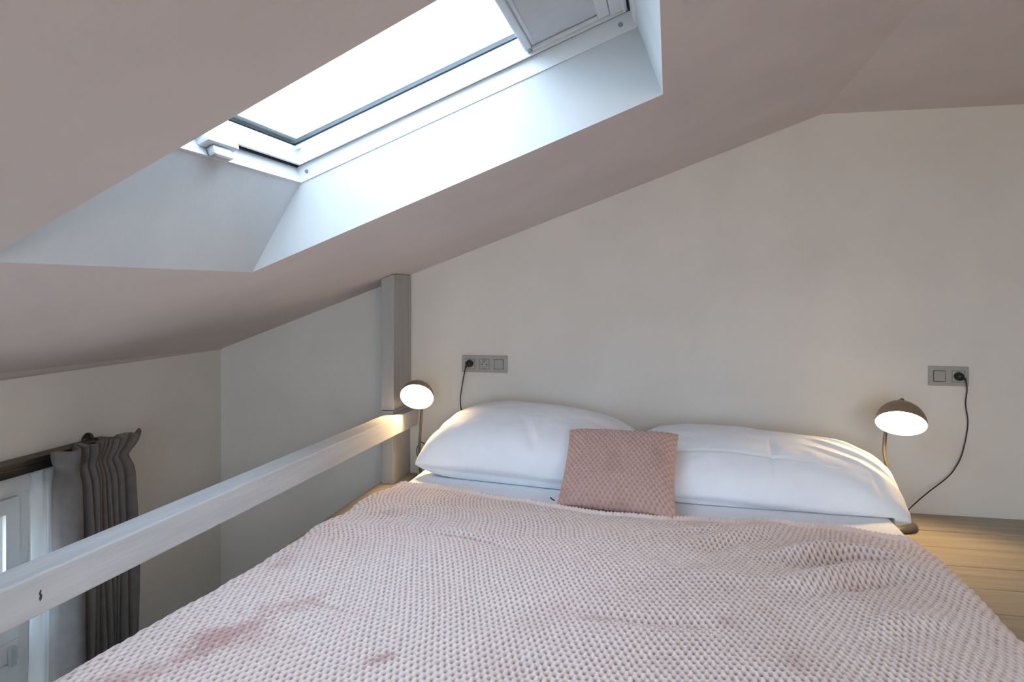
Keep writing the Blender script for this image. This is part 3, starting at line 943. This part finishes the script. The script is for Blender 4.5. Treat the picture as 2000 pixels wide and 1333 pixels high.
def make_pillow(name, label, FL, FR, BR, BL, T, seed, sag=None, peak=0.35, creases=()):
    n, m = 150, 110
    a = np.linspace(-1, 1, n)
    b = np.linspace(-1, 1, m)
    # denser towards the rim
    a = np.sin(a * PI / 2) * .55 + a * .45
    b = np.sin(b * PI / 2) * .55 + b * .45
    A, B = np.meshgrid(a, b, indexing='ij')
    FL, FR, BR, BL = [np.array(p, float) for p in (FL, FR, BR, BL)]
    # sides draw in a little between the corners
    A2 = A * (1 - .03 * (1 - B ** 2)) * (1 - .035 * B ** 8)
    B2 = B * (1 - .04 * (1 - A ** 2)) * (1 - .05 * A ** 8)
    s, t = ((A2 + 1) / 2)[..., None], ((B2 + 1) / 2)[..., None]
    C = FL * (1 - s) * (1 - t) + FR * s * (1 - t) + BR * s * t + BL * (1 - s) * t
    Nn = np.cross(FR - FL, BL - FL)
    Nn /= np.linalg.norm(Nn)
    prof = ((1 - np.abs(A) ** 3.0) ** .52) * ((1 - np.abs(B) ** 2.6) ** .50)
    prof = prof * (1 + peak * (-A) * .25)
    wr = 0.004 * fnoise(A * .45, B * .35, seed, 4, 2.2) * (prof ** .5)
    # gathers radiating from the short ends
    endw = np.clip(np.abs(A) - .55, 0, 1) / .45
    wr = wr + .0055 * endw * np.sin(13 * B + 2.5 * A + 1.5 * np.sin(4 * B)) * np.clip(prof * 2.5, 0, 1)
    for (pts, w, h) in creases:
        wr = wr + 1.25 * h * ridge(A, B, pts, w) * np.clip(prof * 1.6 - .15, 0, 1)
    up = C + Nn * (T * prof * .62 + wr)[..., None]
    dn = C - Nn * (T * prof * .40)[..., None]
    for Q in (up, dn):
        if sag is not None:
            Q[..., 2] += sag(A, B)
        zmin = np.where((Q[..., 0] > MX1 + .006), 0.06, MZ + .003)
        Q[..., 2] = np.maximum(Q[..., 2], zmin)
        Q[..., 1] = np.minimum(Q[..., 1], -0.006)
    P = np.concatenate([up, dn[:, ::-1]], axis=1)
    P = np.transpose(P, (1, 0, 2))
    o = grid_obj(name, P, M['pillow'], None, close_u=True)
    return tag(o, label, 'pillow', 'white pillows against the back wall')

p1 = make_pillow('pillow', 'plump white pillow under the triple wall plate, higher of the two pillows', (-1.07, -0.465, .205), (-.225, -.60, .190), (-.13, -.055, .315), (-.965, -.045, .325), 0.29, 3,
                 creases=[([(.05, -.25), (.2, -.6), (.32, -.95)], .05, -.010), ([(.28, -.2), (.34, -.9)], .04, -.006), ([(.12, -.3), (.26, -.7)], .05, .008)])
p2 = make_pillow('pillow', 'long flatter white pillow beside the right lamp with a creased open end', (-.13, -.635, .195), (.825, -.64, .140), (.85, -.26, .235), (-.115, -.045, .312), 0.245, 9, peak=-.25,
                 creases=[([(-.7, -.45), (0, -.48), (.5, -.5)], .02, -.006), ([(.02, .1), (.04, -.9)], .018, -.005), ([(.3, .35), (.6, .1), (.95, -.15)], .05, .010), ([(.4, .6), (.7, .4), (.97, .2)], .05, .011),
                          ([(.3, .0), (.55, -.2), (.8, -.4)], .04, .007), ([(.78, -.45), (.8, -.9)], .035, -.008), ([(-.3, -.7), (-.2, -.95)], .04, .006), ([(-.55, -.6), (-.62, -.95)], .05, .006)])
def make_cushion():
    n = 190
    a = np.linspace(-1, 1, n)
    A, B = np.meshgrid(a, a, indexing='ij')
    BL, BR = np.array([-.396, -.790, .170]), np.array([.022, -.862, .168])
    TL, TR = np.array([-.386, -.515, .392]), np.array([.034, -.560, .402])
    A2 = A * (1 - .05 * (1 - B ** 2))
    B2 = B * (1 - .045 * (1 - A ** 2))
    s, t = ((A2 + 1) / 2)[..., None], ((B2 + 1) / 2)[..., None]
    C = BL * (1 - s) * (1 - t) + BR * s * (1 - t) + TR * s * t + TL * (1 - s) * t
    Nn = np.cross(BR - BL, TL - BL)
    Nn /= np.linalg.norm(Nn)
    prof = ((1 - np.abs(A) ** 4) ** .52) * ((1 - np.abs(B) ** 4) ** .52)
    T = .150
    lump = .004 * fnoise(A, B, 77, 3, 1.2) * prof
    up = C + Nn * (T * .5 * prof + lump)[..., None]
    dn = C - Nn * (T * .42 * prof)[..., None]
    pit = popcorn(A * .21 + .001 * fnoise(A, B, 78, 2, 3), B * .18 + .001 * fnoise(A, B, 79, 2, 3), .0192, .0128, 1.7)
    up = up + Nn * (-.0095 * (pit - .3) * np.clip(prof * 4, 0.25, 1))[..., None]
    dn = dn + Nn * (.0055 * (pit - .3) * np.clip(prof * 4, 0.25, 1))[..., None]
    P = np.concatenate([up, dn[:, ::-1]], axis=1)
    P[..., 2] = np.maximum(P[..., 2], np.where(P[..., 1] < -.745, .177, MZ + .004))
    P = np.transpose(P, (1, 0, 2))
    o = grid_obj('cushion', P, M['cushion'], None, close_u=True)
    nap_pit_shade = np.concatenate([pit, pit[:, ::-1]], axis=1).T * .6  # painted shade in the cushion's pits, weaker than on the blanket
    at = o.data.attributes.new('nap_pit_shade', 'FLOAT', 'POINT')
    at.data.foreach_set('value', nap_pit_shade.reshape(-1).astype(np.float32))
    return o
cu = make_cushion()
tag(cu, 'small dusty pink square cushion leaning between the white pillows', 'cushion')
tube('zip_pull', [(-.405, -.772, .187), (-.413, -.776, .192), (-.42, -.779, .199)], 0.0022, M['black'], cu, 8, 8)
